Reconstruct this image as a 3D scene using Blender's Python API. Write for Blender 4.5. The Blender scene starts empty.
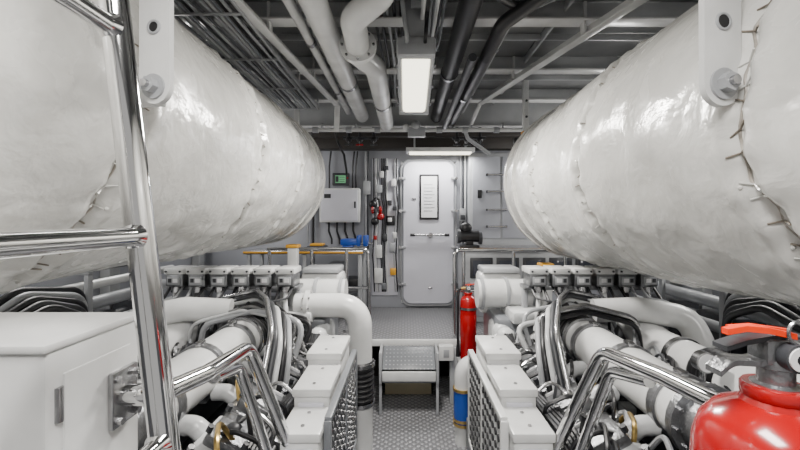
import bpy, bmesh, math, random
from mathutils import Vector, Matrix, Euler, noise
random.seed(7)
pi=math.pi
# ---------------------------------------------------------------- materials
def mk(name,col,rough=.4,metal=0,bump=0,bscale=20,var=0,vscale=3,emit=0,spec=.5,coat=0):
    m=bpy.data.materials.new(name); m.use_nodes=True
    nt=m.node_tree; b=nt.nodes['Principled BSDF']
    b.inputs['Base Color'].default_value=(*col,1)
    b.inputs['Roughness'].default_value=rough
    b.inputs['Metallic'].default_value=metal
    b.inputs['Specular IOR Level'].default_value=spec
    b.inputs['Coat Weight'].default_value=coat
    tc=nt.nodes.new('ShaderNodeTexCoord')
    if var:
        n=nt.nodes.new('ShaderNodeTexNoise'); n.inputs['Scale'].default_value=vscale; n.inputs['Detail'].default_value=6
        nt.links.new(tc.outputs['Object'],n.inputs['Vector'])
        r=nt.nodes.new('ShaderNodeValToRGB')
        r.color_ramp.elements[0].position=.3; r.color_ramp.elements[1].position=.7
        r.color_ramp.elements[0].color=(*[c*(1-var) for c in col],1)
        r.color_ramp.elements[1].color=(*[min(1,c*(1+var*.4)) for c in col],1)
        nt.links.new(n.outputs['Fac'],r.inputs['Fac']); nt.links.new(r.outputs['Color'],b.inputs['Base Color'])
    if bump:
        n=nt.nodes.new('ShaderNodeTexNoise'); n.inputs['Scale'].default_value=bscale; n.inputs['Detail'].default_value=5
        nt.links.new(tc.outputs['Object'],n.inputs['Vector'])
        bp=nt.nodes.new('ShaderNodeBump'); bp.inputs['Strength'].default_value=bump; bp.inputs['Distance'].default_value=.02
        nt.links.new(n.outputs['Fac'],bp.inputs['Height']); nt.links.new(bp.outputs['Normal'],b.inputs['Normal'])
    if emit:
        b.inputs['Emission Color'].default_value=(*col,1); b.inputs['Emission Strength'].default_value=emit
    return m
WHITE=mk('white_paint',(.66,.665,.66),.25,var=.18,vscale=5)
WHITE2=mk('engine_white',(.56,.57,.575),.24,var=.36,vscale=9,bump=.12,bscale=40)
WALLM=mk('wall_paint',(.33,.34,.375),.38,var=.12,vscale=2)
DOORM=mk('door_paint',(.60,.60,.66),.3,var=.06,vscale=3)
CEILM=mk('ceiling_paint',(.20,.205,.21),.45,var=.3,vscale=3)
BEAMM=mk('beam_paint',(.40,.41,.42),.35,var=.2,vscale=4)
GREY=mk('grey_paint',(.17,.18,.195),.35,var=.25)
LGREY=mk('light_grey',(.35,.36,.375),.3,var=.22)
DGREY=mk('dark_grey',(.035,.037,.042),.42,var=.25)
BLACK=mk('black_rubber',(.008,.008,.010),.4)
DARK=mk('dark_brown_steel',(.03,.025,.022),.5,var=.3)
CHROME=mk('polished_steel',(.70,.70,.70),.08,1)
STEEL=mk('steel',(.48,.48,.49),.26,1,var=.4,vscale=15)
CAST=mk('cast_aluminium',(.25,.255,.265),.32,.85,bump=.2,bscale=80,var=.35,vscale=12)
RED=mk('red_paint',(.33,.001,.003),.18,coat=.3)
ORANGE=mk('orange_seal',(.80,.035,.0),.45,spec=.2)
YEL=mk('yellow_orange',(.65,.32,.02),.45)
TAN=mk('tan_box',(.55,.48,.32),.5)
BLUE=mk('blue_paint',(.01,.06,.34),.35)
BRASS=mk('brass',(.6,.42,.15),.3,1)
GREEN=mk('green_screen',(.16,.45,.22),.3,emit=.35)
RUST=mk('rusty_wire',(.20,.17,.135),.6,var=.5,vscale=30)
LAMP=mk('lamp_lens',(1,.94,.76),.3,emit=3.2)
PAPER=mk('paper',(.74,.74,.75),.6)
GLASS=mk('dark_glass',(.05,.055,.07),.08)
LAG=mk('lagging_fabric',(.7,.7,.67),.27,spec=.6)
nt=LAG.node_tree; b=nt.nodes['Principled BSDF']; tc=nt.nodes.new('ShaderNodeTexCoord')
def noi(sc,det,ro=.5,dist=0):
    n=nt.nodes.new('ShaderNodeTexNoise'); n.inputs['Scale'].default_value=sc; n.inputs['Detail'].default_value=det; n.inputs['Roughness'].default_value=ro
    n.inputs['Distortion'].default_value=dist
    nt.links.new(tc.outputs['Object'],n.inputs['Vector']); return n
n1=noi(2.2,4,.5,.4); n2=noi(8,4,.5,.5); n3=noi(4.5,12,.78,.4); n0=noi(1.8,9,.65); n4=noi(26,3,.5,.3)
def ramp(src,p0,p1,c0,c1):
    r=nt.nodes.new('ShaderNodeValToRGB'); e=r.color_ramp.elements; e[0].position=p0; e[1].position=p1; e[0].color=(*c0,1); e[1].color=(*c1,1)
    nt.links.new(src,r.inputs[0]); return r
r=ramp(n0.outputs['Fac'],.32,.66,(.52,.515,.49),(.71,.705,.675))
r2=ramp(n3.outputs['Fac'],.645,.75,(0,0,0),(.85,.85,.85))
mx=nt.nodes.new('ShaderNodeMix'); mx.data_type='RGBA'
nt.links.new(r2.outputs['Color'],mx.inputs[0]); nt.links.new(r.outputs['Color'],mx.inputs[6]); mx.inputs[7].default_value=(.27,.225,.17,1)
nt.links.new(mx.outputs[2],b.inputs['Base Color'])
rr_=ramp(n2.outputs['Fac'],.35,.7,(.16,.16,.16),(.34,.34,.34)); nt.links.new(rr_.outputs[0],b.inputs['Roughness'])
prev=None
for n,st,di in ((n1,.5,.045),(n2,.45,.018),(n4,.18,.005)):
    q=nt.nodes.new('ShaderNodeBump'); q.inputs['Strength'].default_value=st; q.inputs['Distance'].default_value=di
    nt.links.new(n.outputs['Fac'],q.inputs['Height'])
    if prev: nt.links.new(prev.outputs[0],q.inputs['Normal'])
    prev=q
nt.links.new(prev.outputs['Normal'],b.inputs['Normal'])
SEAM=mk('painted_seam',(.36,.33,.29),.35,var=.6,vscale=25)
PLATE=mk('checker_plate',(.34,.36,.39),.38,.2)
nt=PLATE.node_tree; b=nt.nodes['Principled BSDF']; tc=nt.nodes.new('ShaderNodeTexCoord')
mp=nt.nodes.new('ShaderNodeMapping'); mp.inputs['Rotation'].default_value=(0,0,pi/4)
ck=nt.nodes.new('ShaderNodeTexVoronoi'); ck.inputs['Scale'].default_value=24; ck.inputs['Randomness'].default_value=0
nt.links.new(tc.outputs['Object'],mp.inputs[0]); nt.links.new(mp.outputs[0],ck.inputs['Vector'])
rr=nt.nodes.new('ShaderNodeValToRGB'); rr.color_ramp.elements[0].color=(1,1,1,1); rr.color_ramp.elements[1].color=(0,0,0,1)
rr.color_ramp.elements[0].position=.25; rr.color_ramp.elements[1].position=.4
nt.links.new(ck.outputs['Distance'],rr.inputs[0])
bp=nt.nodes.new('ShaderNodeBump'); bp.inputs['Strength'].default_value=.8; bp.inputs['Distance'].default_value=.006
nt.links.new(rr.outputs[0],bp.inputs['Height']); nt.links.new(bp.outputs[0],b.inputs['Normal'])
m2=nt.nodes.new('ShaderNodeMix'); m2.data_type='RGBA'; nt.links.new(rr.outputs[0],m2.inputs[0])
m2.inputs[6].default_value=(.17,.17,.18,1); m2.inputs[7].default_value=(.32,.325,.34,1); nt.links.new(m2.outputs[2],b.inputs['Base Color'])

# ---------------------------------------------------------------- mesh builder
def fillet(pts,rad,seg=6):
    pts=[Vector(p) for p in pts]
    if len(pts)<3 or rad<=0: return pts
    out=[pts[0]]
    for i in range(1,len(pts)-1):
        p=pts[i]; a=(pts[i-1]-p); c=(pts[i+1]-p); la=a.length; lc=c.length
        if la<1e-6 or lc<1e-6: continue
        a/=la; c/=lc; ang=a.angle(c)
        if ang>pi-.05: out.append(p); continue
        t=min(rad/math.tan(ang/2),la*.49,lc*.49)
        p0=p+a*t; p1=p+c*t
        for k in range(seg+1):
            s=k/seg; out.append(p0*(1-s)**2+p*2*s*(1-s)+p1*s*s)
    out.append(pts[-1]); return out
class B:
    def __init__(s,name): s.name=name; s.V=[]; s.F=[]; s.M=[]; s.mats=[]
    def mi(s,m):
        if m not in s.mats: s.mats.append(m)
        return s.mats.index(m)
    def add(s,vs,fs,mat):
        o=len(s.V); s.V+= [tuple(v) for v in vs]; k=s.mi(mat)
        for f in fs: s.F.append([o+i for i in f]); s.M.append(k)
    def box(s,c,size,mat,rot=(0,0,0),bev=.006):
        bm=bmesh.new(); bmesh.ops.create_cube(bm,size=1)
        bmesh.ops.scale(bm,vec=size,verts=bm.verts)
        bev=min(bev,min(size)*.3)
        if bev>0: bmesh.ops.bevel(bm,geom=bm.edges[:],offset=bev,segments=2,affect='EDGES',profile=.5)
        M=Matrix.Translation(c)@Euler(rot).to_matrix().to_4x4()
        bm.verts.index_update()
        s.add([M@v.co for v in bm.verts],[[v.index for v in f.verts] for f in bm.faces],mat); bm.free()
    def bx(s,x0,x1,y0,y1,z0,z1,mat,bev=.006):
        s.box(((x0+x1)/2,(y0+y1)/2,(z0+z1)/2),(abs(x1-x0),abs(y1-y0),abs(z1-z0)),mat,bev=bev)
    def sweep(s,path,rs,mat,n=12,cap=True):
        path=[Vector(p) for p in path]; N=len(path)
        if not hasattr(rs,'__len__'): rs=[rs]*N
        t=(path[1]-path[0]).normalized()
        u=t.orthogonal().normalized(); vs=[]; fs=[]
        for i,p in enumerate(path):
            if i==0: d=path[1]-path[0]
            elif i==N-1: d=path[-1]-path[-2]
            else: d=(path[i+1]-path[i]).normalized()+(path[i]-path[i-1]).normalized()
            d=d.normalized() if d.length>1e-9 else t
            u=(u-d*u.dot(d)); u=u.normalized() if u.length>1e-6 else d.orthogonal().normalized()
            w=d.cross(u)
            for k in range(n):
                a=2*pi*k/n; vs.append(p+(u*math.cos(a)+w*math.sin(a))*rs[i])
        for i in range(N-1):
            for k in range(n):
                a=i*n+k; b_=i*n+(k+1)%n; fs.append([a,b_,b_+n,a+n])
        if cap: fs.append(list(range(n))[::-1]); fs.append([(N-1)*n+k for k in range(n)])
        s.add(vs,fs,mat)
    def tube(s,pts,r,mat,fil=.05,n=12,seg=6): s.sweep(fillet(pts,fil,seg),r,mat,n)
    def cyl(s,a,b,r,mat,n=18): s.sweep([a,b],r,mat,n)
    def lathe(s,prof,o,d,mat,n=24):
        o=Vector(o); d=Vector(d).normalized()
        u=d.orthogonal().normalized(); w=d.cross(u); vs=[]; fs=[]
        for (r,h) in prof:
            for k in range(n):
                a=2*pi*k/n; vs.append(o+d*h+(u*math.cos(a)+w*math.sin(a))*max(r,1e-4))
        for i in range(len(prof)-1):
            for k in range(n):
                a=i*n+k; b_=i*n+(k+1)%n; fs.append([a,b_,b_+n,a+n])
        fs.append(list(range(n))); fs.append([(len(prof)-1)*n+k for k in range(n)])
        s.add(vs,fs,mat)
    def ring(s,c,R,r,ax,mat,n=24,m=8):
        c=Vector(c); d=Vector(ax).normalized(); u=d.orthogonal().normalized(); w=d.cross(u); vs=[];fs=[]
        for i in range(n):
            a=2*pi*i/n; e=u*math.cos(a)+w*math.sin(a)
            for k in range(m):
                q=2*pi*k/m; vs.append(c+e*(R+r*math.cos(q))+d*r*math.sin(q))
        for i in range(n):
            for k in range(m):
                fs.append([i*m+k,((i+1)%n)*m+k,((i+1)%n)*m+(k+1)%m,i*m+(k+1)%m])
        s.add(vs,fs,mat)
    def sph(s,c,r,mat,sc=(1,1,1),n=16):
        vs=[];fs=[];m=n//2
        for i in range(m+1):
            th=pi*i/m
            for k in range(n):
                a=2*pi*k/n; q=max(math.sin(th),1e-4)
                vs.append((c[0]+r*sc[0]*q*math.cos(a),c[1]+r*sc[1]*q*math.sin(a),c[2]+r*sc[2]*math.cos(th)))
        for i in range(m):
            for k in range(n):
                a=i*n+k;b_=i*n+(k+1)%n; fs.append([a,b_,b_+n,a+n])
        s.add(vs,fs,mat)
    def bolt(s,c,d,r,mat=None,h=.012):
        c=Vector(c); d=Vector(d).normalized(); s.sweep([c-d*.002,c+d*h],r,mat or STEEL,6)
    def flange(s,c,d,R,mat,t=.02,nb=8,rb=.008):
        c=Vector(c); d=Vector(d).normalized(); s.sweep([c-d*t/2,c+d*t/2],R,mat,24)
        u=d.orthogonal().normalized(); w=d.cross(u)
        for k in range(nb):
            a=2*pi*k/nb; p=c+(u*math.cos(a)+w*math.sin(a))*R*.84
            s.sweep([p-d*(t/2+.01),p+d*(t/2+.01)],rb,STEEL,6)
    def plate(s,outline,y0,y1,mat,origin=(0,0,0),rz=0):
        M=Matrix.Translation(origin)@Matrix.Rotation(rz,4,'Z'); n=len(outline)
        vs=[M@Vector((x,y0,z)) for x,z in outline]+[M@Vector((x,y1,z)) for x,z in outline]
        fs=[list(range(n)),[n+i for i in range(n)][::-1]]+[[i,(i+1)%n,n+(i+1)%n,n+i] for i in range(n)]
        s.add(vs,fs,mat)
    def bellows(s,c,d,r,L,nn,mat):
        prof=[]; st=L/nn
        for i in range(nn): prof+=[(r,-L/2+i*st),(r*1.14,-L/2+(i+.35)*st),(r*1.14,-L/2+(i+.65)*st),(r,-L/2+(i+1)*st)]
        s.lathe(prof,c,d,mat,26)
    def done(s):
        me=bpy.data.meshes.new(s.name); me.from_pydata(s.V,[],s.F)
        for m in s.mats: me.materials.append(m)
        me.polygons.foreach_set('material_index',s.M); me.polygons.foreach_set('use_smooth',[True]*len(s.F))
        bm=bmesh.new(); bm.from_mesh(me); bmesh.ops.recalc_face_normals(bm,faces=bm.faces[:]); bm.to_mesh(me); bm.free()
        me.set_sharp_from_angle(angle=math.radians(38)); me.update()
        mn=Vector([min(v[i] for v in s.V) for i in range(3)]); mxx=Vector([max(v[i] for v in s.V) for i in range(3)])
        c=(mn+mxx)/2; c.z=mn.z
        me.transform(Matrix.Translation(-c))
        o=bpy.data.objects.new(s.name,me); o.location=c; bpy.context.collection.objects.link(o); return o

# ---------------------------------------------------------------- room shell
o=B('floor'); o.bx(-2.5,2.5,-1.6,5.0,-.08,0,PLATE,0); o.done()
o=B('ceiling'); o.bx(-2.5,2.5,-1.6,5.1,2.95,3.05,CEILM,0); o.done()
for sx,nm in ((-1,'wall_left'),(1,'wall_right')):
    o=B(nm); o.bx(sx*2.5,sx*2.6,-1.6,5.1,0,2.95,WALLM,0); o.done()
    for k,y in enumerate((-.8,0,.5,1.4,2.1,3.3,3.7,4.7)):
        o=B('trim_%d'%(10+k+(8 if sx>0 else 0))); o.bx(sx*2.42,sx*2.498,y-.04,y+.04,0 if y<3.6 else .56,2.94,BEAMM); o.bx(sx*2.40,sx*2.42,y-.06,y+.06,0 if y<3.6 else .56,2.94,BEAMM,.003); o.done()
o=B('wall_back')
o.bx(-2.5,-.06,5.0,5.1,0,2.95,WALLM,0); o.bx(.62,2.5,5.0,5.1,0,2.95,WALLM,0)
o.bx(-.06,.62,5.0,5.1,2.37,2.95,WALLM,0); o.bx(-.06,.62,5.0,5.1,0,.6,WALLM,0)
o.done()
o=B('trim_1')
for y in (.8,1.6,2.4,3.2,4.0):
    o.bx(-2.38,2.38,y-.01,y+.01,2.84,2.945,BEAMM,.002); o.bx(-2.38,2.38,y-.05,y+.05,2.825,2.84,WHITE,.003)
for y in (1.2,2.0,2.8,3.6): o.bx(-2.38,2.38,y-.006,y+.006,2.90,2.945,BEAMM,.002)
for x in (-.62,.12,.95):
    o.bx(x-.008,x+.008,-.5,4.35,2.89,2.945,BEAMM,.002)
o.done()
o=B('trim_2')
o.bx(-2.38,2.38,4.36,4.42,2.66,2.945,BEAMM); o.bx(-2.38,2.38,4.3,4.48,2.645,2.66,WHITE)
o.bx(-2.4,2.4,4.84,4.99,2.50,2.72,DARK)
o.bx(-2.4,2.4,4.6,4.7,2.60,2.68,DARK); 
for x in (-1.0,-.7,-.25,.2,.7,1.05,1.4): o.bx(x-.03,x+.03,4.45,4.84,2.66,2.76,DARK)
o.done()
o=B('raised_platform')
o.bx(-2.38,2.38,3.64,4.99,.50,.55,PLATE,.004); o.bx(-2.38,-.42,3.62,3.66,0,.53,GREY); o.bx(.48,2.38,3.62,3.66,0,.53,GREY)
o.bx(-.42,.48,3.61,3.64,.50,.56,WHITE)
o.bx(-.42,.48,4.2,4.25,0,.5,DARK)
o.bx(-.42,-.33,3.57,3.64,0,.5,LGREY); o.bx(.39,.48,3.57,3.64,0,.5,LGREY)
o.bx(.29,.42,3.52,3.60,.40,.53,WHITE); o.bx(.33,.38,3.515,3.52,.43,.50,LGREY)
o.done()
o=B('boarding_step')
o.box((.025,3.485,.442),(.45,.26,.015),GREY,rot=(math.radians(30),0,0))
for i in range(13):
    for j in range(7):
        o.box((-.17+i*.0325,3.375+j*.036,.381+j*.0208+.004),(.012,.012,.008),LGREY,rot=(math.radians(30),0,0),bev=0)
o.bx(-.20,.25,3.34,3.36,.29,.372,WHITE)
for x in (-.215,.265): 
    o.bx(x-.012,x+.012,3.34,3.60,.27,.53,LGREY); o.bx(x-.012,x+.012,3.36,3.39,0,.3,LGREY)
o.bx(-.2,.25,3.36,3.6,.27,.285,GREY)
o.done()
o=B('storage_box'); o.bx(-.20,.24,3.76,3.95,0,.19,TAN,.008); o.bx(-.21,.25,3.755,3.955,.17,.20,TAN); o.done()

# ---------------------------------------------------------------- door
def rrect(x0,x1,z0,z1,r,n=6):
    pts=[]
    for cx,cz,a0 in ((x1-r,z1-r,0),(x0+r,z1-r,90),(x0+r,z0+r,180),(x1-r,z0+r,270)):
        for k in range(n+1):
            a=math.radians(a0+90*k/n); pts.append((cx+r*math.cos(a),cz+r*math.sin(a)))
    return pts
o=B('door_1')
o.plate(rrect(-.055,.61,.585,2.375,.12),4.965,4.998,WALLM)
o.plate(rrect(-.03,.585,.61,2.35,.10),4.935,4.97,DOORM)
o.tube([(x,4.965,z) for x,z in rrect(-.06,.615,.58,2.38,.12)]+[(.615,4.965,2.26)],.012,LGREY,0,8)
o.tube([(x,4.94,z) for x,z in rrect(.02,.535,.68,2.29,.08)]+[(.535,4.94,2.2)],.006,DOORM,0,6)
o.plate(rrect(.165,.405,1.64,2.20,.012),4.922,4.94,BLACK)
o.plate(rrect(.188,.382,1.67,2.175,.006),4.916,4.925,PAPER)
for k in range(9): o.bx(.22,.35 if k%2 else .325,4.913,4.917,1.75+k*.04,1.756+k*.04,LGREY,0)
o.cyl((.08,4.9,1.455),(.50,4.9,1.455),.012,STEEL); 
for x in (.08,.5): o.cyl((x-.03,4.9,1.455),(x+.03,4.9,1.455),.018,BLACK)
o.cyl((.3,4.89,1.455),(.3,4.96,1.455),.03,STEEL)
for z in (.85,1.3,1.75,2.15):
    o.box((-.045,4.92,z),(.09,.03,.03),LGREY); o.cyl((-.07,4.90,z),(-.07,4.98,z),.018,STEEL)
    o.box((.60,4.92,z),(.09,.03,.03),LGREY); o.cyl((.62,4.90,z),(.62,4.98,z),.018,STEEL)
for z in (.8,1.9): o.box((.30 if z<1 else .1,4.93,z),(.05,.01,.02),STEEL)
o.done()
o=B('strip_light'); o.bx(.0,.8,4.62,4.80,2.43,2.48,WHITE); o.bx(.04,.76,4.64,4.78,2.415,2.43,LAMP,.004); 
for x in (.1,.7): o.bx(x-.01,x+.01,4.68,4.72,2.48,2.60,BEAMM)
o.done()

# ---------------------------------------------------------------- back wall equipment (left)
o=B('electrical_cabinet')
o.bx(-1.04,-.56,4.80,4.99,1.61,2.02,WHITE,.01); o.bx(-1.02,-.58,4.785,4.805,1.63,2.0,DOORM,.008)
o.box((-.61,4.78,1.82),(.02,.02,.08),BLACK); o.bx(-.98,-.9,4.782,4.79,1.9,1.95,DGREY,0)
for x in (-.95,-.85,-.75,-.65): o.tube([(x,4.93,1.61),(x,4.93,1.5),(x+.03,4.96,1.4),(x+.03,4.96,1.34)],.012,BLACK)
for x in (-.95,-.66,-.62): o.tube([(x,4.96,2.02),(x,4.96,2.3),(x+.02,4.96,2.49)],.010,BLACK)
o.done()
o=B('display_monitor'); o.bx(-.90,-.69,4.87,4.93,2.06,2.21,DGREY,.01); o.bx(-.86,-.735,4.863,4.872,2.09,2.18,GREEN,0); o.bx(-.855,-.82,4.858,4.865,2.10,2.17,DGREY,0)
for k in range(3): o.bx(-.81,-.745,4.860,4.865,2.105+k*.025,2.112+k*.025,DGREY,0)
o.cyl((-.712,4.865,2.15),(-.712,4.872,2.15),.01,RED,10)
o.bx(-.84,-.74,4.93,4.99,2.08,2.15,DGREY); o.done()
o=B('switch_panel')
o.bx(-.42,-.10,4.97,4.995,.7,2.4,DOORM)
for (x,z,w,h,m) in ((-.19,1.63,.10,.12,BLACK),(-.20,1.64,.05,.05,PAPER),(-.33,2.02,.07,.10,LGREY),(-.15,2.1,.06,.09,PAPER),(-.17,1.3,.07,.11,LGREY),(-.33,1.25,.07,.16,WHITE),(-.34,.95,.10,.18,WHITE),(-.16,1.0,.07,.08,YEL),(-.2,1.85,.05,.06,DGREY),(-.3,2.2,.05,.08,WHITE),(-.14,1.78,.05,.05,DGREY),(-.26,1.42,.06,.09,DGREY),(-.14,1.45,.05,.08,WHITE),(-.24,2.28,.05,.05,DGREY),(-.27,.82,.06,.08,GREY),(-.38,1.42,.04,.05,RED)):
    o.bx(x-w/2,x+w/2,4.92 if m!=PAPER else 4.91,4.975,z-h/2,z+h/2,m,.005)
for k,x in enumerate((-.40,-.37,-.345,-.30,-.28,-.26,-.235,-.14,-.115)): 
    o.tube([(x,4.955,2.4),(x,4.955,1.9+.05*(k%3)),(x+.02,4.955,1.8),(x-.01,4.955,1.2),(x+.01,4.955,.75)],.008,(BLACK,WHITE,LGREY,BLACK,DGREY)[k%5],.03,8)
o.done()
o=B('ear_protectors')
for dx in (-.045,.045): o.sph((-.36+dx,4.86,1.76),.04,RED,(.6,.9,1.2)); o.sph((-.36+dx*.6,4.86,1.76),.035,BLACK,(.5,.9,1.2))
o.tube([(-.405,4.86,1.78),(-.40,4.86,1.88),(-.36,4.86,1.91),(-.32,4.86,1.88),(-.315,4.86,1.78)],.012,BLACK,.04)
o.cyl((-.36,4.85,1.895),(-.36,4.97,1.895),.008,STEEL)
o.sph((-.31,4.88,1.68),.045,RED); o.sph((-.38,4.88,1.62),.05,BLACK); o.sph((-.40,4.88,1.83),.05,BLACK); o.done()
o=B('bulkhead_conduit')
for k,x in enumerate((-1.22,-1.15,-.50,-.47)):
    o.cyl((x,4.965,1.35 if k<2 else .56),(x,4.965,2.49),.012,(LGREY,BLACK,LGREY,DGREY)[k],10)
o.bx(-.53,-.44,4.93,4.99,1.95,2.12,LGREY); o.bx(-1.28,-1.1,4.93,4.99,1.75,1.95,GREY)
o.done()
o=B('bulkhead_conduit')
for k,x in enumerate((.68,.71,.735)):
    o.cyl((x,4.965,1.35),(x,4.965,2.49),.010,(LGREY,DGREY,WHITE)[k],10)
o.bx(.66,.74,4.93,4.99,1.62,1.78,LGREY); o.bx(.67,.73,4.92,4.93,1.64,1.70,DGREY)
o.done()
o=B('workbench')
o.bx(-1.75,-.46,4.3,4.78,1.27,1.31,STEEL); o.bx(-1.75,-.46,4.285,4.30,1.28,1.30,YEL)
for x in (-1.7,-1.1,-.5):
    for y in (4.34,4.72): o.bx(x-.02,x+.02,y-.02,y+.02,.555,1.27,LGREY)
o.bx(-1.7,-.5,4.34,4.74,.85,.88,DGREY); 
for i in range(6):
    x=-1.62+i*.19; h=random.uniform(.1,.3); o.bx(x,x+.15,4.4,4.7,.88,.88+h,random.choice([DGREY,GREY,LGREY,BLACK]),.01)
for i in range(5): x=-1.6+i*.22; o.bx(x,x+.16,4.4,4.7,.555,.75,random.choice([DGREY,GREY,LGREY]),.01)
o.done()
o=B('bench_vise')
o.bx(-.70,-.58,4.38,4.52,1.31,1.36,BLUE,.01); o.bx(-.72,-.54,4.38,4.52,1.36,1.43,BLUE,.012); o.bx(-.54,-.50,4.37,4.53,1.35,1.47,BLUE,.01); o.bx(-.47,-.42,4.37,4.53,1.35,1.47,BLUE,.01)
o.cyl((-.6,4.45,1.38),(-.37,4.45,1.38),.014,STEEL); o.cyl((-.375,4.45,1.33),(-.375,4.45,1.43),.006,STEEL); o.done()
o=B('parts_tray'); o.bx(-1.10,-.90,4.42,4.62,1.31,1.35,DGREY,.01); o.bx(-1.07,-.93,4.44,4.60,1.35,1.375,YEL,.01); o.done()
def rail(name,pts,posts,r=.017,zb=.55,mids=()):
    o=B(name); o.tube(pts,r,CHROME,.06,14)
    for (x,y,z) in posts: o.cyl((x,y,zb),(x,y,z),r,CHROME); o.cyl((x,y,zb),(x,y,zb+.012),r*2.2,STEEL)
    for m in mids: o.tube(m,r*.8,CHROME,.04)
    return o.done()
rail('guard_rail',[(-1.35,3.9,1.36),(-.37,3.9,1.36),(-.35,3.9,.56)],[(-1.33,3.9,1.36),(-.92,3.9,1.36),(-.58,3.9,1.36)],mids=[[(-1.33,3.9,.98),(-.36,3.9,.98)]])
rail('guard_rail',[(.45,3.72,.56),(.45,3.72,1.36),(1.5,3.72,1.36)],[(.54,3.76,1.34),(1.0,3.72,1.36),(1.48,3.72,1.36)],mids=[[(.46,3.72,.98),(1.48,3.72,.98)]])
o=B('locker')
o.bx(.76,1.9,4.82,4.99,.56,2.45,LGREY,.01)
for k,x in enumerate((.80,1.16,1.52)):
    o.bx(x,x+.33,4.805,4.82,1.42,2.40,WALLM,.006)
for z in (2.18,1.98,1.76,1.56):
    o.cyl((.97,4.77,z),(1.20,4.77,z),.012,CHROME); o.box((.97,4.79,z),(.02,.05,.03),BLACK); o.box((1.2,4.79,z),(.02,.05,.03),STEEL)
o.bx(.86,.91,4.79,4.81,1.9,2.0,BLACK); o.done()
o=B('worktop_cabinet')
o.bx(.62,2.1,4.25,4.78,.555,1.31,LGREY,.01); o.bx(.58,2.14,4.21,4.79,1.31,1.335,STEEL,.005); o.bx(.57,2.15,4.2,4.215,1.315,1.342,YEL)
for i in range(5):
    x=.68+i*.28; o.bx(x,x+.24,4.235,4.255,1.02,1.24,DGREY,.01); o.bx(x+.03,x+.21,4.225,4.24,1.05,1.21,GLASS,.01)
    o.bx(x,x+.24,4.235,4.255,.62,.98,WALLM,.01); o.bx(x+.08,x+.16,4.22,4.24,.92,.94,STEEL)
o.done()
o=B('bench_grinder')
o.bx(.60,.80,4.34,4.5,1.336,1.365,BLACK); o.cyl((.60,4.42,1.46),(.80,4.42,1.46),.065,BLACK,20)
o.cyl((.565,4.42,1.46),(.60,4.42,1.46),.08,DGREY,20); o.cyl((.80,4.42,1.44),(.835,4.42,1.44),.07,DGREY,20); o.bx(.66,.74,4.38,4.46,1.36,1.44,BLACK)
o.sph((.66,4.42,1.55),.07,BLACK,(1,.8,.9)); o.cyl((.555,4.42,1.46),(.845,4.42,1.46),.012,STEEL); o.done()

# ---------------------------------------------------------------- silencers
def silencer(name,cx,cz,r,ye,seams,seed):
    o=B(name); y0=-.9; N=190; K=144
    ys=[y0+(ye-.16-y0)*i/N for i in range(N+1)]
    hd=[(r*math.cos(a),.17*math.sin(a)) for a in [pi/2*k/8 for k in range(1,9)]]
    ring=[(y,r) for y in ys]+[(ye-.16+dy,max(rr_,.002)) for rr_,dy in hd]
    vs=[];fs=[]
    sw=lambda s,a: s+.016*math.sin(a*5+seed)+.008*math.sin(a*11+2*seed)
    def rad(a,y):
        c,s_=math.cos(a),math.sin(a)
        q=noise.noise(Vector((c*1.6+seed,y*2.2,s_*1.6)))*.016+noise.noise(Vector((c*4+seed,y*4,s_*4)))*.010
        sm=min([abs(y-sw(s,a)) for s in seams]+[9])
        pk=.006*math.sin(a*36)*math.exp(-((sm-.035)/.035)**2)
        return r+q-.024*math.exp(-(sm/.02)**2)+.010*math.exp(-((sm-.055)/.025)**2)+pk
    for (y,R) in ring:
        for k in range(K):
            a=2*pi*k/K
            if a>pi: a-=2*pi
            RR=R+(rad(a,y)-r)*(R/r)
            vs.append((cx+RR*math.cos(a),y,cz+RR*math.sin(a)))
    for i in range(len(ring)-1):
        for k in range(K):
            a=i*K+k;b_=i*K+(k+1)%K; fs.append([a,b_,b_+K,a+K])
    fs.append(list(range(K))); fs.append([(len(ring)-1)*K+k for k in range(K)])
    o.add(vs,fs,LAG)
    cc=Vector((cx,0,cz))
    for s_i,s in enumerate(seams):
        pts=[]
        for k in range(241):
            a=-pi+2*pi*k/240; y=sw(s,a)+.006*math.sin(a*29+s)
            R_=rad(a,y)+.004; pts.append((cx+R_*math.cos(a),y,cz+R_*math.sin(a)))
        o.sweep(pts,.0042,SEAM,6)
        for k in range(0,240,4):
            a=-pi+2*pi*(k+random.random()*2)/240; y=sw(s,a)
            e=Vector((math.cos(a),0,math.sin(a))); t=Vector((-math.sin(a),0,math.cos(a)))
            w=random.uniform(.018,.032); R0=rad(a,y); R1=rad(a,y+w); R2=rad(a,y-w); j=random.uniform(-.018,.018)
            o.sweep([cc+Vector((0,y-w,0))+e*R2+t*j,cc+Vector((0,y,0))+e*(R0+.008),cc+Vector((0,y+w,0))+e*R1-t*j],.0026,RUST if random.random()<.5 else LAG,5)
            if k%12==0:
                o.sph(cc+Vector((0,y+w,0))+e*(rad(a,y+w)+.001),.006,LAG,(1,1,1),8)
    for yy in (ye-.42,ye-.20):
        o.lathe([(r-.004,-.02),(r+.014,-.016),(r+.014,.016),(r-.004,.02)],(cx,yy,cz),(0,1,0),LAG,96)
    return o
silencer('exhaust_silencer',-1.35,2.03,.60,3.85,[-.2,1.13,2.12,2.85],1.3).done()
silencer('exhaust_silencer',1.41,1.945,.60,3.45,[-.1,.98,1.88,2.55],4.1).done()
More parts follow.
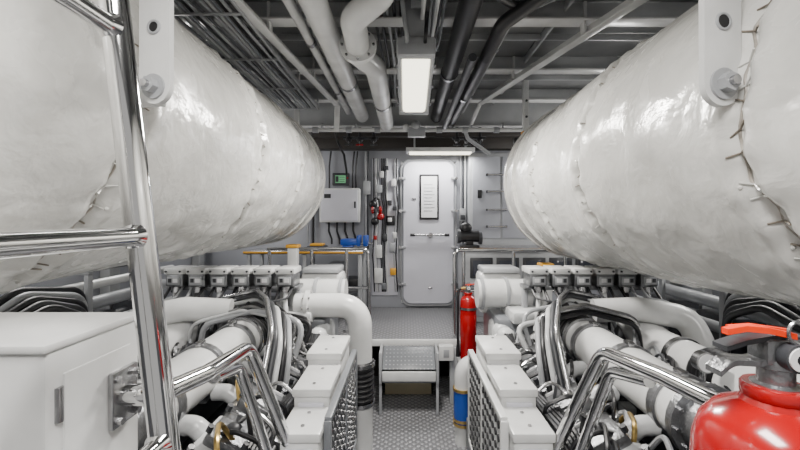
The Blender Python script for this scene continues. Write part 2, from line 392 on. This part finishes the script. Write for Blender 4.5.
def hanger(x,y,z,sx,ang,w):
    o=B('silencer_hanger')
    out=[(-w,2.945-z),(-w,.0)]+[(w*math.cos(a),w*math.sin(a)) for a in [pi+pi*k/10 for k in range(1,10)]]+[(w,0),(w,2.945-z)]
    o.plate(out,-.008,.008,WHITE,(x,y,z),ang)
    R_=Matrix.Rotation(ang,4,'Z')
    d=R_@Vector((0,-1,0)); c=Vector((x,y,z))
    o.sweep([c+d*.008,c+d*.014],w*.72,LGREY,20); o.sweep([c+d*.014,c+d*.034],w*.45,LGREY,6); o.sweep([c-d*.03,c+d*.045],w*.22,STEEL,12)
    h=c+Vector((0,0,.155)); o.ring(h+d*.009,w*.36,.004,d,LGREY,20,6); o.sweep([h+d*.008,h+d*.0105],w*.34,BLACK,18)
    e=R_@Vector((1,0,0))
    o.box(c+e*sx*.10-d*.018,(.22,.014,.09),WHITE,rot=(0,0,ang))
    o.box(c+e*w*sx-d*.04+Vector((0,0,.53)),(.010,.07,.86),WHITE,rot=(0,0,ang))
    o.done()
hanger(-.655,1.05,1.995,-1,math.radians(-10),.045); hanger(.785,1.0,1.985,1,math.radians(10),.054)
for s,x,yy,top in ((-1,-1.0,3.55,1.535),(1,1.14,3.27,1.40)):
    o=B('silencer_cradle')
    o.bx(x-.04,x+.04,yy-.045,yy+.045,0,top-.11,WHITE); o.bx(x-.055,x+.055,yy-.055,yy+.055,top-.14,top-.11,YEL,.01); o.done()

# ---------------------------------------------------------------- overhead pipework
def pipe(name,pts,r,mat,fil=.12,fl=(),n=20,clamps=()):
    o=B(name); o.tube(pts,r,mat,fil,n,8)
    for c,d in fl: o.flange(c,d,r*1.55,mat,.03)
    for y in clamps:
        x,z=pts[-1][0],pts[-1][2]
        o.lathe([(r,-.02),(r+.006,-.02),(r+.006,.02),(r,.02)],(x,y,z),(0,1,0),STEEL,24); o.bx(x-.008,x+.008,y-.015,y+.015,z+r,2.945,BEAMM,.002)
    return o.done()
pipe('overhead_pipe',[(-.465,-.6,2.745),(-.465,4.25,2.745)],.07,WHITE,clamps=(1.6,3.2))
pipe('overhead_pipe',[(-.10,1.95,2.945),(-.10,1.95,2.76),(-.28,2.10,2.70),(-.28,2.42,2.64),(-.20,2.62,2.64),(-.20,4.16,2.64)],.07,WHITE,.10,fl=[((-.28,2.34,2.66),(0,1,-.2))],clamps=(3.4,))
pipe('overhead_pipe',[(-.62,2.0,2.80),(-.62,4.3,2.80)],.028,WHITE,clamps=(2.6,3.6))
pipe('exhaust_hose',[(.325,-.6,2.745),(.325,4.3,2.745)],.060,BLACK,clamps=(1.8,3.0))
pipe('exhaust_hose',[(.95,1.95,2.86),(.70,2.0,2.78),(.52,2.15,2.70),(.50,2.5,2.66),(.48,4.3,2.66)],.040,BLACK,.10,clamps=(3.3,))
pipe('exhaust_hose',[(.42,1.6,2.88),(.45,2.0,2.78),(.62,2.12,2.76),(.85,2.1,2.86),(1.4,2.1,2.87)],.028,BLACK,.08)
pipe('exhaust_hose',[(.40,2.4,2.62),(.40,4.15,2.60)],.026,DGREY,.08)
pipe('overhead_pipe',[(.60,1.0,2.81),(.60,4.3,2.81)],.028,LGREY,clamps=(1.4,2.7,3.7))
def bar(o,a,b,w,h,mat):
    a=Vector(a);b=Vector(b);d=b-a
    q=d.to_track_quat('Y','Z'); o.box((a+b)/2,(w,d.length,h),mat,rot=q.to_euler(),bev=.003)
o=B('support_brace')
bar(o,(-.92,1.3,2.74),(-.66,3.85,2.74),.055,.012,WHITE); bar(o,(-.945,1.3,2.77),(-.685,3.85,2.77),.012,.07,WHITE)
bar(o,(-.66,3.85,2.75),(-.68,3.9,2.50),.05,.02,WHITE)
for y in (1.6,2.4,3.2): o.bx(-.93+(y-1.3)*.102-.01,-.93+(y-1.3)*.102+.01,y-.03,y+.03,2.76,2.945,WHITE)
o.done()
o=B('support_brace')
bar(o,(1.30,1.5,2.74),(.70,3.8,2.74),.06,.012,WHITE); bar(o,(1.325,1.5,2.77),(.725,3.8,2.77),.012,.07,WHITE)
o.tube([(.70,3.8,2.74),(.68,3.9,2.68),(.68,4.14,2.64)],.02,WHITE)
for y in (1.8,2.4,3.2): o.bx(1.3-(y-1.5)*.261-.01,1.3-(y-1.5)*.261+.01,y-.03,y+.03,2.76,2.945,WHITE)
o.done()
o=B('cable_tray')
for k in range(13):
    x=-1.24+k*.030; z=2.74+random.uniform(-.006,.006)
    o.sweep([(x+.006*math.sin(y*3+k),y,z) for y in [i*.3 for i in range(-1,14)]],.0095,(DGREY,LGREY,BEAMM,GREY,BLACK,LGREY)[k%6],7)
for i in range(7): y=.3+i*.6; o.bx(-1.27,-.86,y-.012,y+.012,2.722,2.73,LGREY,.002)
for x in (-1.27,-.86): o.bx(x-.006,x+.006,-.3,3.92,2.72,2.76,LGREY,.002)
for y in (.8,1.6,2.4,3.2,3.9): 
    for x in (-1.27,-.86): o.bx(x-.008,x+.008,y-.01,y+.01,2.76,2.83,BEAMM,.002)
o.done()
o=B('cable_bundle')
for k in range(9):
    x=.09+k*.015; pts=[(x-.03+.02*math.sin(k*3),1.0,2.86),(x,1.9,2.84),(x+.01*math.sin(k*5),2.6,2.81),(x*.7,3.4,2.83),(x,4.3,2.82)]
    o.tube(pts,.008,(LGREY,WHITE,BLACK,GREY,DGREY)[k%5],.2,7)
for y in (1.2,1.8,2.3,2.9,3.5,4.1): o.bx(.03,.24,y-.015,y+.015,2.868,2.945,LGREY,.003)
for k in range(5):
    x=-.03-k*.04; o.tube([(x,1.4,2.88),(x,2.3,2.86),(x+.02,3.0,2.85),(x,4.3,2.86)],.010,(BLACK,DGREY,LGREY)[k%3],.2,7)
o.done()
o=B('transverse_pipe')
o.tube([(-1.15,4.2,2.585),(1.25,4.2,2.585)],.022,WHITE,0,14)
for x in (-.95,-.6,-.3,.05,.35,.62,.95): o.cyl((x-.03,4.2,2.585),(x+.03,4.2,2.585),.032,LGREY); o.bx(x+.06,x+.075,4.19,4.21,2.6,2.66,LGREY,.002); o.bx(x+.06,x+.075,4.19,4.29,2.645,2.66,LGREY,.002)
o.bx(.02,.2,4.12,4.2,2.50,2.60,LGREY,.01); o.sph((.1,4.14,2.62),.05,LGREY); o.sph((.0,4.14,2.60),.035,WHITE)
o.tube([(-.75,4.22,2.58),(-.72,4.24,2.45),(-.70,4.5,2.38),(-.71,4.75,2.25),(-.72,4.85,2.20)],.013,BLACK,.08,8)
o.tube([(-1.0,4.22,2.58),(-.99,4.24,2.5),(-1.1,4.24,2.42)],.014,BLACK,.05,8)
o.tube([(.62,4.22,2.58),(.66,4.25,2.5),(.9,4.3,2.35)],.02,LGREY,.05,10)
o.done()
o=B('valve_manifold')
for x in (-.62,-.5,-.35,.55,.66,.8):
    o.cyl((x,4.33,2.64),(x,4.33,2.50),.018,BLACK); o.sph((x,4.33,2.51),.035,BLACK); o.cyl((x-.04,4.31,2.45),(x+.04,4.31,2.45),.010,RED if x in(-.5,) else DGREY); o.cyl((x,4.31,2.51),(x,4.31,2.44),.007,STEEL)
o.cyl((-.68,4.33,2.525),(-.3,4.33,2.525),.016,DGREY); o.cyl((.5,4.33,2.525),(.86,4.33,2.525),.016,DGREY)
o.done()
for x,yy in ((-1.09,4.0),(1.12,3.75)):
    o=B('pipe_support'); s=1 if x>0 else -1
    o.bx(x-.025,x+.025,yy-.03,yy+.03,2.45,2.945,WHITE); o.bx(x-.035,x+.035,yy-.04,yy+.04,2.42,2.47,YEL); o.box((x-s*.05,yy,2.38),(.12,.05,.06),BLACK)
    for z in (2.6,2.75): o.bolt((x,yy-.03,z),(0,-1,0),.012,DGREY,.01)
    o.done()

# ---------------------------------------------------------------- ceiling lamp, added fill lights
def ceiling_lamp(cx,cy,cz,tilt,L=.66,w=.2):
    o=B('ceiling_light')
    M=Matrix.Translation((cx,cy,cz))@Matrix.Rotation(tilt,4,'X')
    eu=(tilt,0,0)
    def T(p): return M@Vector(p)
    o.box(T((0,0,.055)),(w+.02,L+.02,.07),LGREY,eu,.012)
    o.box(T((0,0,-.005)),(w-.045,L-.06,.07),LAMP,eu,.02)
    for sy in (-1,1): o.box(T((0,sy*(L/2-.005),.005)),(w+.01,.05,.07),LGREY,eu,.008)
    for sx in (-1,1): o.box(T((sx*(w/2-.008),0,.005)),(.022,L,.06),LGREY,eu,.004)
    for yy in (-.22,0,.22):
        for sx in (-1,1): o.box(T((sx*(w/2+.010),yy,.02)),(.014,.03,.08),STEEL,eu,.003)
    for yy in (-.2,.2):
        p=T((0,yy,.09)); o.box((p.x,p.y,(p.z+2.945)/2),(.12,.03,2.945-p.z),LGREY,bev=.004)
    o.box(T((0,-.22,.12)),(.17,.1,.06),LGREY,eu,.01)
    o.tube([T((.05,-L/2,.05)),T((.05,-L/2-.06,.06)),T((.06,-L/2-.06,.2)),(cx+.08,cy-L/2-.1,2.9)],.010,BLACK,.04,8)
    o.tube([T((-.05,-L/2,.05)),T((-.05,-L/2-.05,.06)),T((-.07,-L/2-.05,.2)),(cx-.08,cy-L/2,2.9)],.012,LGREY,.04,8)
    o.done()
ceiling_lamp(.056,2.53,2.50,math.radians(-13))
def area(name,loc,rot,sx,sy,power,col=(1,.98,.95)):
    l=bpy.data.lights.new(name,'AREA'); l.shape='RECTANGLE'; l.size=sx; l.size_y=sy; l.energy=power; l.color=col
    ob=bpy.data.objects.new(name,l); ob.location=loc; ob.rotation_euler=rot; bpy.context.collection.objects.link(ob)
area('added_ceiling_fill',(.056,2.52,2.44),(math.radians(-13),0,0),.18,.6,68,(1,.96,.90))
ceiling_lamp(0,.1,2.62,0); area('added_ceiling_fill',(0,.1,2.56),(0,0,0),.3,.7,58,(1,.97,.93))  # unseen fixture and area light over the camera, added as fill
area('strip_lamp_light',(.4,4.71,2.40),(0,0,0),.7,.12,20,(1,.99,.97))
for sx in (-1,1):  # side-wall fixtures with area lights, added to brighten the engines
    for y in (.9,2.6,4.2):
        o=B('added_fill_fixture'); z=1.95 if y<4 else 2.3
        o.bx(sx*2.42,sx*2.498,y-.3,y+.3,z-.1,z+.1,LGREY,.01); o.bx(sx*2.38,sx*2.43,y-.27,y+.27,z-.08,z+.08,LAMP,.02); o.done()
        area('added_wall_fill',(sx*2.36,y,z),(0,sx*math.radians(65),0),.2,.6,18 if y<4 else 24,(1,.98,.95))

# ---------------------------------------------------------------- engines
def engine(sx,dx,seed):
    random.seed(seed)
    o=B('marine_diesel_engine')
    X=lambda a: sx*(a+dx)
    def bx(a0,a1,y0,y1,z0,z1,m,bev=.01): 
        x0,x1=sorted((X(a0),X(a1))); o.bx(x0,x1,y0,y1,z0,z1,m,bev)
    def P(a,y,z): return (X(a),y,z)
    bx(.36,1.45,1.0,3.2,0,.22,GREY)
    bx(.50,1.25,.95,2.95,.22,.60,GREY,.03)
    bx(.44,1.32,1.0,2.9,.42,.5,DGREY)
    for i in range(6): y=1.15+i*.29; bx(.485,.51,y-.1,y+.1,.28,.42,LGREY)
    for side,(a,t) in enumerate(((.66,-1),(1.14,1))):
        rot=(0,sx*t*math.radians(28),0)
        o.box(P(a,1.85,.68),(.24,1.6,.20),DGREY,rot,.02)
        for i in range(6):
            y=1.16+i*.275
            o.box(P(a+t*.03,y,.81),(.24,.235,.09),WHITE2 if (i+side)%2 else CAST,rot,.025)
            o.box(P(a+t*.045,y,.87),(.16,.18,.05),CAST if side==0 else LGREY,rot,.02)
            for ax in (-.06,.06):
                for ay in (-.075,.075):
                    o.bolt(P(a+t*.05+ax,y+ay,.900-.5*ax*t),(sx*t*.45,0,.9),.012,DGREY if i%2 else STEEL,.02)
            o.tube([P(a-t*.02,y,.84),P(a-t*.10,y,.91),P(a-t*.16,y,.91)],.035,WHITE2,.05,12)
            o.tube([P(a+t*.15,y,.78),P(a+t*.19,y+.02,.88),P(a+t*.10,y+.05,.94),P(a+t*.03,y+.03,.89)],.008,STEEL,.05,7)
            o.tube([P(a+t*.13,y-.05,.76),P(a+t*.17,y-.05,.87),P(a+t*.07,y-.06,.92),P(a,y-.05,.90)],.009,BLACK,.05,7)
            o.sph(P(a+t*.04,y,.90),.03,DGREY if i%2 else STEEL,(1,1,.6),12)
            o.box(P(a+t*.09,y+.06,.87),(.05,.004,.03),PAPER,rot,0)
        o.cyl(P(a+t*.16,.98,.78),P(a+t*.16,2.55,.78),.020,STEEL); o.cyl(P(a+t*.19,1.0,.71),P(a+t*.19,2.6,.71),.028,WHITE2)
        for i in range(7): y=1.03+i*.25; o.box(P(a+t*.165,y,.78),(.055,.04,.06),DGREY if i%2 else CAST,rot,.008)
    # black wiring loom along the inboard bank
    for k in range(4): o.tube([P(.50+.012*k,1.05,.82),P(.51+.012*k,1.5,.84+.01*k),P(.49+.012*k,2.0,.83),P(.54+.012*k,2.5,.95)],.011,(BLACK,DGREY,BLACK,BLACK)[k],.2,8)
    o.cyl(P(.90,1.30,.99),P(.90,2.45,.99),.105,WHITE,28)
    for y in (1.42,1.75,2.08): o.lathe([(.105,-.02),(.115,-.018),(.115,.018),(.105,.02)],P(.90,y,.99),(0,1,0),CAST,28); o.box(P(.90,y,1.107),(.03,.05,.02),STEEL)
    o.bellows(P(.90,2.28,.99),(0,1,0),.107,.16,5,BLACK)
    for y in (2.19,2.37): o.lathe([(.112,-.01),(.12,-.009),(.12,.009),(.112,.01)],P(.90,y,.99),(0,1,0),STEEL,28)
    o.tube([P(.90,1.36,.99),P(.90,1.12,.99),P(.84,1.02,.80),P(.82,1.02,.45)],.098,CAST,.16,26,10)
    o.flange(P(.90,1.30,.99),(0,1,0),.125,CAST,.03,10)
    o.tube([P(1.38,1.12,.92),P(1.38,2.3,.92),P(1.32,2.60,1.05)],.10,WHITE,.2,26)
    for y in (1.25,1.6,2.1): o.lathe([(.10,-.02),(.109,-.018),(.109,.018),(.10,.02)],P(1.38,y,.92),(0,1,0),STEEL,28)
    o.bellows(P(1.38,1.85,.92),(0,1,0),.102,.15,5,BLACK)
    o.flange(P(1.38,1.14,.92),(0,1,0),.125,CAST,.03,10)
    o.tube([P(1.38,1.14,.92),P(1.38,1.0,.90),P(1.40,.95,.7),P(1.4,.95,.3)],.075,CAST,.1,20)
    o.tube([P(1.05,2.40,1.10),P(1.30,2.36,1.12),P(1.55,2.30,1.08),P(1.60,2.2,.85),P(1.60,2.2,.3)],.07,WHITE,.12,22)
    bx(.52,1.4,2.60,3.1,.5,1.0,GREY,.03)
    bx(.60,.98,2.52,2.9,.98,1.06,WHITE2,.02)
    o.cyl(P(.42,2.80,1.13),P(.85,2.80,1.13),.10,WHITE,28)
    for a in (.45,.62,.80): o.lathe([(.10,-.012),(.112,-.01),(.112,.01),(.10,.012)],P(a,2.80,1.13),(1,0,0),LGREY,28)
    bx(.47,.78,2.95,3.15,.95,1.25,WHITE,.03); bx(.49,.76,2.93,3.17,1.25,1.29,LGREY,.01)
    o.ring(P(1.05,2.50,.96),.09,.055,(0,1,0),CAST,28,12); o.cyl(P(1.05,2.38,.96),P(1.05,2.55,.96),.05,DGREY,20)
    o.ring(P(1.33,2.50,.90),.08,.05,(0,1,0),CAST,28,12)
    for i in range(6):
        a=.775+i*.142
        bx(a-.056,a+.056,2.56,2.72,1.215,1.295,CAST,.01); bx(a-.062,a+.062,2.55,2.73,1.295,1.335,WHITE,.008)
        bx(a-.04,a+.04,2.548,2.56,1.23,1.28,LGREY,.004); bx(a-.03,a+.0,2.544,2.55,1.245,1.27,PAPER,0); bx(a+.01,a+.03,2.544,2.55,1.245,1.27,DGREY,0)
        for ax in (-.045,.045): o.bolt(P(a+ax,2.55,1.315),(0,-1,0),.007,DGREY,.008)
        o.tube([P(a,2.6,1.215),P(a,2.56,1.13),P(a-.02,2.52,1.05),P(a-.04,2.5,.95)],.016,(WHITE2,BLACK,STEEL)[i%3],.05,10)
        o.tube([P(a+.04,2.6,1.215),P(a+.05,2.50,1.12),P(a-.05,2.42,1.08),P(a-.1,2.3,.92)],.009,(BLACK,LGREY,BLACK)[i%3],.05,8)
        o.tube([P(a-.04,2.6,1.215),P(a-.03,2.52,1.15),P(a+.06,2.46,1.14),P(a+.12,2.42,.98)],.007,(DGREY,BLACK,LGREY)[i%3],.05,8)
        o.cyl(P(a,2.58,1.18),P(a,2.58,1.215),.028,STEEL)
    bx(.70,1.56,2.60,2.74,1.185,1.215,CAST)
    for a in (.72,1.12,1.54): bx(a-.02,a+.02,2.66,2.70,.9,1.19,LGREY)
    for k in range(5):
        a=.54+random.random()*.25; zz=random.uniform(.95,1.10); y=random.uniform(2.0,2.35)
        o.tube([P(a,y,.9),P(a-.05,y+.05,zz+.06),P(a+.25,y+.12,zz+.10),P(a+.55,y+.15,zz+.02),P(a+.6,y+.2,.9)],random.choice([.010,.013,.016]),(LGREY,STEEL,BLACK,WHITE2,BLACK)[k],.12,9)
    for k in range(5):
        zz=1.06+k*.028
        o.tube([P(.56+.02*k,1.85-.03*k,.86),P(.55+.02*k,1.88,zz-.05),P(.63+.03*k,2.15,zz+.05),P(.92,2.46,zz+.04),P(1.15,2.54,zz-.02)],.014,(LGREY,BLACK,WHITE2,DGREY,STEEL)[k],.15,10)
    for k in range(26):
        y=random.uniform(1.1,2.4); a=random.choice([.55,.68,1.15,1.22]); 
        o.tube([P(a,y,.80),P(a+.03,y+.02,random.uniform(.90,.97)),P(a+.08,y+.15,random.uniform(.90,.97)),P(a+.02,y+.22,.80)],random.choice([.007,.009,.012]),random.choice([BLACK,BLACK,STEEL,LGREY,BRASS,DGREY]),.05,7)
    for k in range(44):
        c=P(random.choice([.46,.52,.80,1.0,1.26])+random.uniform(-.03,.03),random.uniform(1.1,2.5),random.uniform(.70,.80))
        o.box(c,(random.uniform(.03,.07),random.uniform(.03,.08),random.uniform(.03,.08)),random.choice([CAST,STEEL,GREY,DGREY,CAST,WHITE2]),(0,0,random.uniform(-.3,.3)),.006)
    for i in range(3):
        o.lathe([(.02,-.11),(.055,-.10),(.06,-.06),(.06,.06),(.05,.09),(.02,.11)],P(.55,2.50+i*.13,.86),(0,0,1),WHITE2,20)
    o.cyl(P(1.22,1.75,.88),P(1.22,1.75,1.0),.012,STEEL); o.cyl(P(1.22,1.72,1.03),P(1.22,1.76,1.03),.045,STEEL,24); o.cyl(P(1.22,1.715,1.03),P(1.22,1.722,1.03),.038,PAPER,24)
    for (a0,a1,y0,y1,z0,z1) in ((.315,.475,1.93,2.22,.50,1.0),(.315,.46,1.64,1.91,.50,.95),(.31,.45,1.42,1.62,.45,.885)):
        bx(a0,a1,y0,y1,z0,z1,WHITE,.008); bx(a0-.006,a1+.006,y0-.006,y1+.006,z1-.03,z1+.004,WHITE,.006)
        for yy in (y0+.05,y1-.05): o.bolt(P((a0+a1)/2,yy,z1),(0,0,1),.008,STEEL,.008)
        bx(a0+.02,a1-.02,y0-.015,y0,z1-.14,z1-.05,DOORM,.004); bx(a0+.05,a1-.05,y0-.018,y0-.015,z1-.11,z1-.08,GREY,0)
    bx(.285,.30,1.50,2.26,.40,.90,WHITE2 if sx>0 else DGREY,.004)
    for i in range(14):
        for j in range(9):
            c=Vector(P(.284,1.545+i*.052,.44+j*.052)); d=Vector((-sx,0,0))
            o.sweep([c,c+d*.005],.015 if sx>0 else .012,BLACK if sx>0 else STEEL,8)
    for z in (.40,.90): bx(.277,.305,1.49,2.27,z-.012,z+.012,WHITE if sx>0 else GREY,.003)
    for y in (1.49,1.88,2.27): bx(.277,.305,y-.012,y+.012,.4,.90,WHITE if sx>0 else GREY,.003)
    for a,y in ((.34,1.55),(.34,2.20),): bx(a-.03,a+.03,y-.03,y+.03,.2,.45,LGREY)
    return o.done()
engine(-1,0,3); engine(1,.075,11)
o=B('cooling_water_pipe')
o.tube([(-.72,2.62,1.085),(-.30,2.62,1.085),(-.30,2.62,.72)],.078,WHITE,.15,28,10)
o.flange((-.64,2.62,1.085),(1,0,0),.10,WHITE,.025)
o.bellows((-.30,2.62,.58),(0,0,1),.080,.29,9,BLACK)
for z in (.705,.455): o.lathe([(.09,-.012),(.096,-.012),(.096,.012),(.09,.012)],(-.30,2.62,z),(0,0,1),STEEL,28)
o.cyl((-.30,2.62,0),(-.30,2.62,.45),.082,WHITE,28); o.flange((-.30,2.62,.03),(0,0,1),.12,WHITE,.03)
o.done()
o=B('cooling_water_pipe')
o.tube([(.80,2.95,.60),(.42,2.95,.585),(.42,2.95,.38)],.062,WHITE,.12,28,10)
o.lathe([(.062,0),(.068,.005),(.068,.25),(.062,.255)],(.42,2.95,.14),(0,0,1),BLUE,28)
for z in (.15,.40,.18): o.lathe([(.066,-.01),(.073,-.01),(.073,.01),(.066,.01)],(.42,2.95,z),(0,0,1),BRASS,28)
o.cyl((.42,2.95,0),(.42,2.95,.45),.060,WHITE,28); o.done()

# ---------------------------------------------------------------- side clutter
for sx in (-1,1):
    o=B('outboard_pipework')
    for (x,z,r,m) in ((2.05,1.22,.03,WHITE),(2.12,1.08,.045,LGREY),(2.2,1.3,.02,BLACK),(2.02,.95,.035,LGREY),(2.25,.9,.05,DGREY)):
        o.cyl((sx*x,.2,z),(sx*x,3.5,z),r,m,14)
    for y in (.7,1.3,1.9,2.5,3.1):
        o.bx(*sorted((sx*1.97,sx*2.0)),y-.02,y+.02,0,1.30,LGREY,.004); o.bx(*sorted((sx*1.97,sx*2.38)),y-.02,y+.02,1.30,1.33,LGREY,.004)
        o.bx(*sorted((sx*2.1,sx*2.35)),y+.1,y+.4,.0,1.0,random.choice([DGREY,GREY,DGREY]),.01)
    for k in range(5):
        x=1.80+.045*k
        o.tube([(sx*x,2.3+.05*k,.0),(sx*x,2.25+.05*k,1.1+.03*k),(sx*(x+.02),2.05,1.20+.02*k),(sx*(x+.05),1.75,1.10),(sx*(x+.05),1.65,.0)],.020,(BLACK,DGREY,BLACK,LGREY,BLACK)[k],.12,10)
    o.done()

# ---------------------------------------------------------------- foreground
o=B('stainless_ladder')
fx=lambda z:-.421-(z-1.246)*.115
for y in (.70,.28):
    o.cyl((fx(2.945),y,2.945),(fx(0),y,0),.0235,CHROME,28); o.cyl((fx(0),y,0),(fx(0),y,.012),.05,STEEL); o.cyl((fx(2.93),y,2.93),(fx(2.945),y,2.945),.05,STEEL)
for z in (.19,.545,.90,1.262,1.62,1.98,2.34,2.7):
    o.cyl((fx(z),.28,z),(fx(z),.70,z),.0165,CHROME,22)
    o.lathe([(.0165,-.03),(.021,-.022),(.024,-.018)],(fx(z),.70,z),(0,1,0),CHROME,20)
o.done()
o=B('junction_cabinet')
o.bx(-1.15,-.60,.665,.90,0,1.43,WHITE,.008); o.bx(-1.14,-.68,.655,.668,.1,1.39,WHITE,.006)
o.bx(-.605,-.597,.70,.87,.3,1.38,WHITE,.003); o.bx(-1.16,-.597,.66,.905,1.425,1.44,WHITE,.004)
o.cyl((-.75,.65,.9),(-.75,.665,.9),.015,STEEL)
for z in (1.33,1.0,.6): o.cyl((-.60,.69,z-.03),(-.60,.69,z+.03),.008,STEEL,10)
o.done()
def handrail(name,sx,pts,flc,d):
    o=B(name); o.tube(pts,.0215,CHROME,.075,24,8)
    o.box(flc,(.012,.075,.115),STEEL,bev=.004)
    c=Vector(flc); 
    for ay in (-.025,.025):
        for az in (-.042,.042): o.bolt(c+Vector((sx*.006*1,ay,az)),(sx,0,0),.008,STEEL,.012)
    return o
o=handrail('handrail',1,[(-.595,.835,1.283),(-.52,.84,1.28),(-.497,1.0,1.265),(-.50,1.27,1.243),(-.42,1.46,.80),(-.34,1.40,.30),(-.34,1.38,0)],(-.590,.835,1.283),1)
o.tube([(-.505,1.05,1.235),(-.51,1.22,1.20),(-.455,1.35,.82),(-.40,1.35,.0)],.018,CHROME,.06,18)
o.done()
o=handrail('handrail',-1,[(.733,.78,1.262),(.66,.82,1.262),(.645,1.0,1.255),(.615,1.25,1.235),(.54,1.46,.80),(.40,1.40,.25),(.38,1.38,0)],(.728,.78,1.262),-1)
o.tube([(.64,1.05,1.225),(.62,1.21,1.19),(.565,1.35,.80),(.50,1.35,.0)],.018,CHROME,.06,18)
o.done()
o=B('extinguisher_stand')
o.bx(.735,.80,.66,.90,0,1.34,WHITE,.008); o.bx(.34,.80,.38,.66,.77,.80,WHITE,.005); o.bx(.735,.80,.40,.70,0,.80,WHITE,.005); o.bx(.36,.42,.42,.60,0,.77,WHITE,.005)
o.done()
def extinguisher(x,y,z,r,h,big=True,lx=-1):
    o=B('fire_extinguisher'); n=40 if big else 24
    o.lathe([(r*.9,0),(r,.02),(r,h-.085),(r*.98,h-.062),(r*.90,h-.038),(r*.72,h-.018),(r*.42,h-.004),(r*.36,h+.008)],(x,y,z),(0,0,1),RED,n)
    o.lathe([(r+.001,h*.35),(r+.0015,h*.352),(r+.0015,h*.7),(r+.001,h*.702)],(x,y,z),(0,0,1),PAPER if big else RED,n)
    t=z+h
    o.lathe([(.026,0),(.026,.010),(.019,.012),(.019,.03),(.023,.032),(.023,.05),(.012,.055)],(x,y,t+.010),(0,0,1),CAST,20)
    o.lathe([(.034,.0),(.036,.003),(.036,.014),(.034,.017)],(x,y,t+.002),(0,0,1),RED,20)
    o.box((x,y,t+.062),(.05,.034,.034),CAST,bev=.008); o.cyl((x-lx*.02,y,t+.057),(x-lx*.06,y,t+.052),.013,BRASS)
    o.cyl((x,y-.018,t+.06),(x,y-.032,t+.06),.017,DGREY,20); o.cyl((x,y-.032,t+.06),(x,y-.034,t+.06),.014,PAPER,20); o.cyl((x,y-.034,t+.06),(x,y-.0345,t+.06),.006,BLACK,12)
    def strip(pts,w,th,m):
        pts=fillet(pts,.02,5); vs=[];fs=[]
        for p in pts:
            for (ay,az) in ((-w/2,-th),(w/2,-th),(w/2,th),(-w/2,th)): vs.append((p.x,p.y+ay,p.z+az))
        for i in range(len(pts)-1):
            for k in range(4): fs.append([i*4+k,i*4+(k+1)%4,i*4+4+(k+1)%4,i*4+4+k])
        fs.append([0,1,2,3]); fs.append([len(vs)-4+i for i in range(4)]); o.add(vs,fs,m)
    V_=lambda a,b_,c: Vector((x+lx*a,y+b_,t+c))
    strip([V_(-.02,0,.062),V_(.03,0,.048),V_(.062,0,.050),V_(.078,0,.036)],.026,.0035,CAST)
    strip([V_(-.035,0,.076),V_(.01,0,.080),V_(.045,0,.074),V_(.070,0,.066)],.024,.003,DGREY)
    o.ring(V_(-.005,-.026,.090),.014,.0022,(0,1,0),STEEL,20,6)
    strip([V_(-.005,-.018,.084),V_(.03,-.02,.092),V_(.055,-.018,.094),V_(.078,-.018,.090)],.010,.0035,ORANGE)
    strip([V_(-.025,.01,.082),V_(.02,.012,.088),V_(.05,.012,.086)],.008,.003,ORANGE)
    o.tube([V_(-.055,0,.052),V_(-.08,0,.05),V_(-(r+.02),-.01,-.02),(x-lx*(r+.020),y,z+h*.4),(x-lx*(r+.018),y,z+.12)],.011,BLACK,.05,12)
    o.sweep([(x-lx*(r+.018),y,z+.13),(x-lx*(r+.018),y,z+.03)],[.014,.02],BLACK,14)
    o.lathe([(r,h*.78),(r+.004,h*.78),(r+.004,h*.78+.02),(r,h*.78+.02)],(x,y,z),(0,0,1),STEEL if not big else RED,n)
    o.done()
extinguisher(.462,.50,.80,.088,.625)
extinguisher(.535,3.44,.44,.07,.56,False,1)
o=B('extinguisher_shelf'); o.bx(.45,.63,3.35,3.54,.40,.44,WHITE); o.bx(.46,.49,3.44,3.54,0,.40,WHITE); o.bx(.59,.62,3.44,3.54,0,.40,WHITE); o.done()

# ---------------------------------------------------------------- camera & world
w=bpy.data.worlds.new('world'); bpy.context.scene.world=w; w.use_nodes=True
w.node_tree.nodes['Background'].inputs[0].default_value=(1,.98,.95,1); w.node_tree.nodes['Background'].inputs[1].default_value=.55
cam=bpy.data.cameras.new('camera'); cam.lens=18; cam.sensor_width=36; cam.shift_x=-.0075; cam.shift_y=-.0075; cam.clip_start=.02
co=bpy.data.objects.new('camera',cam); co.location=(0,0,1.65); co.rotation_euler=(pi/2,0,0); bpy.context.collection.objects.link(co)
bpy.context.scene.camera=co
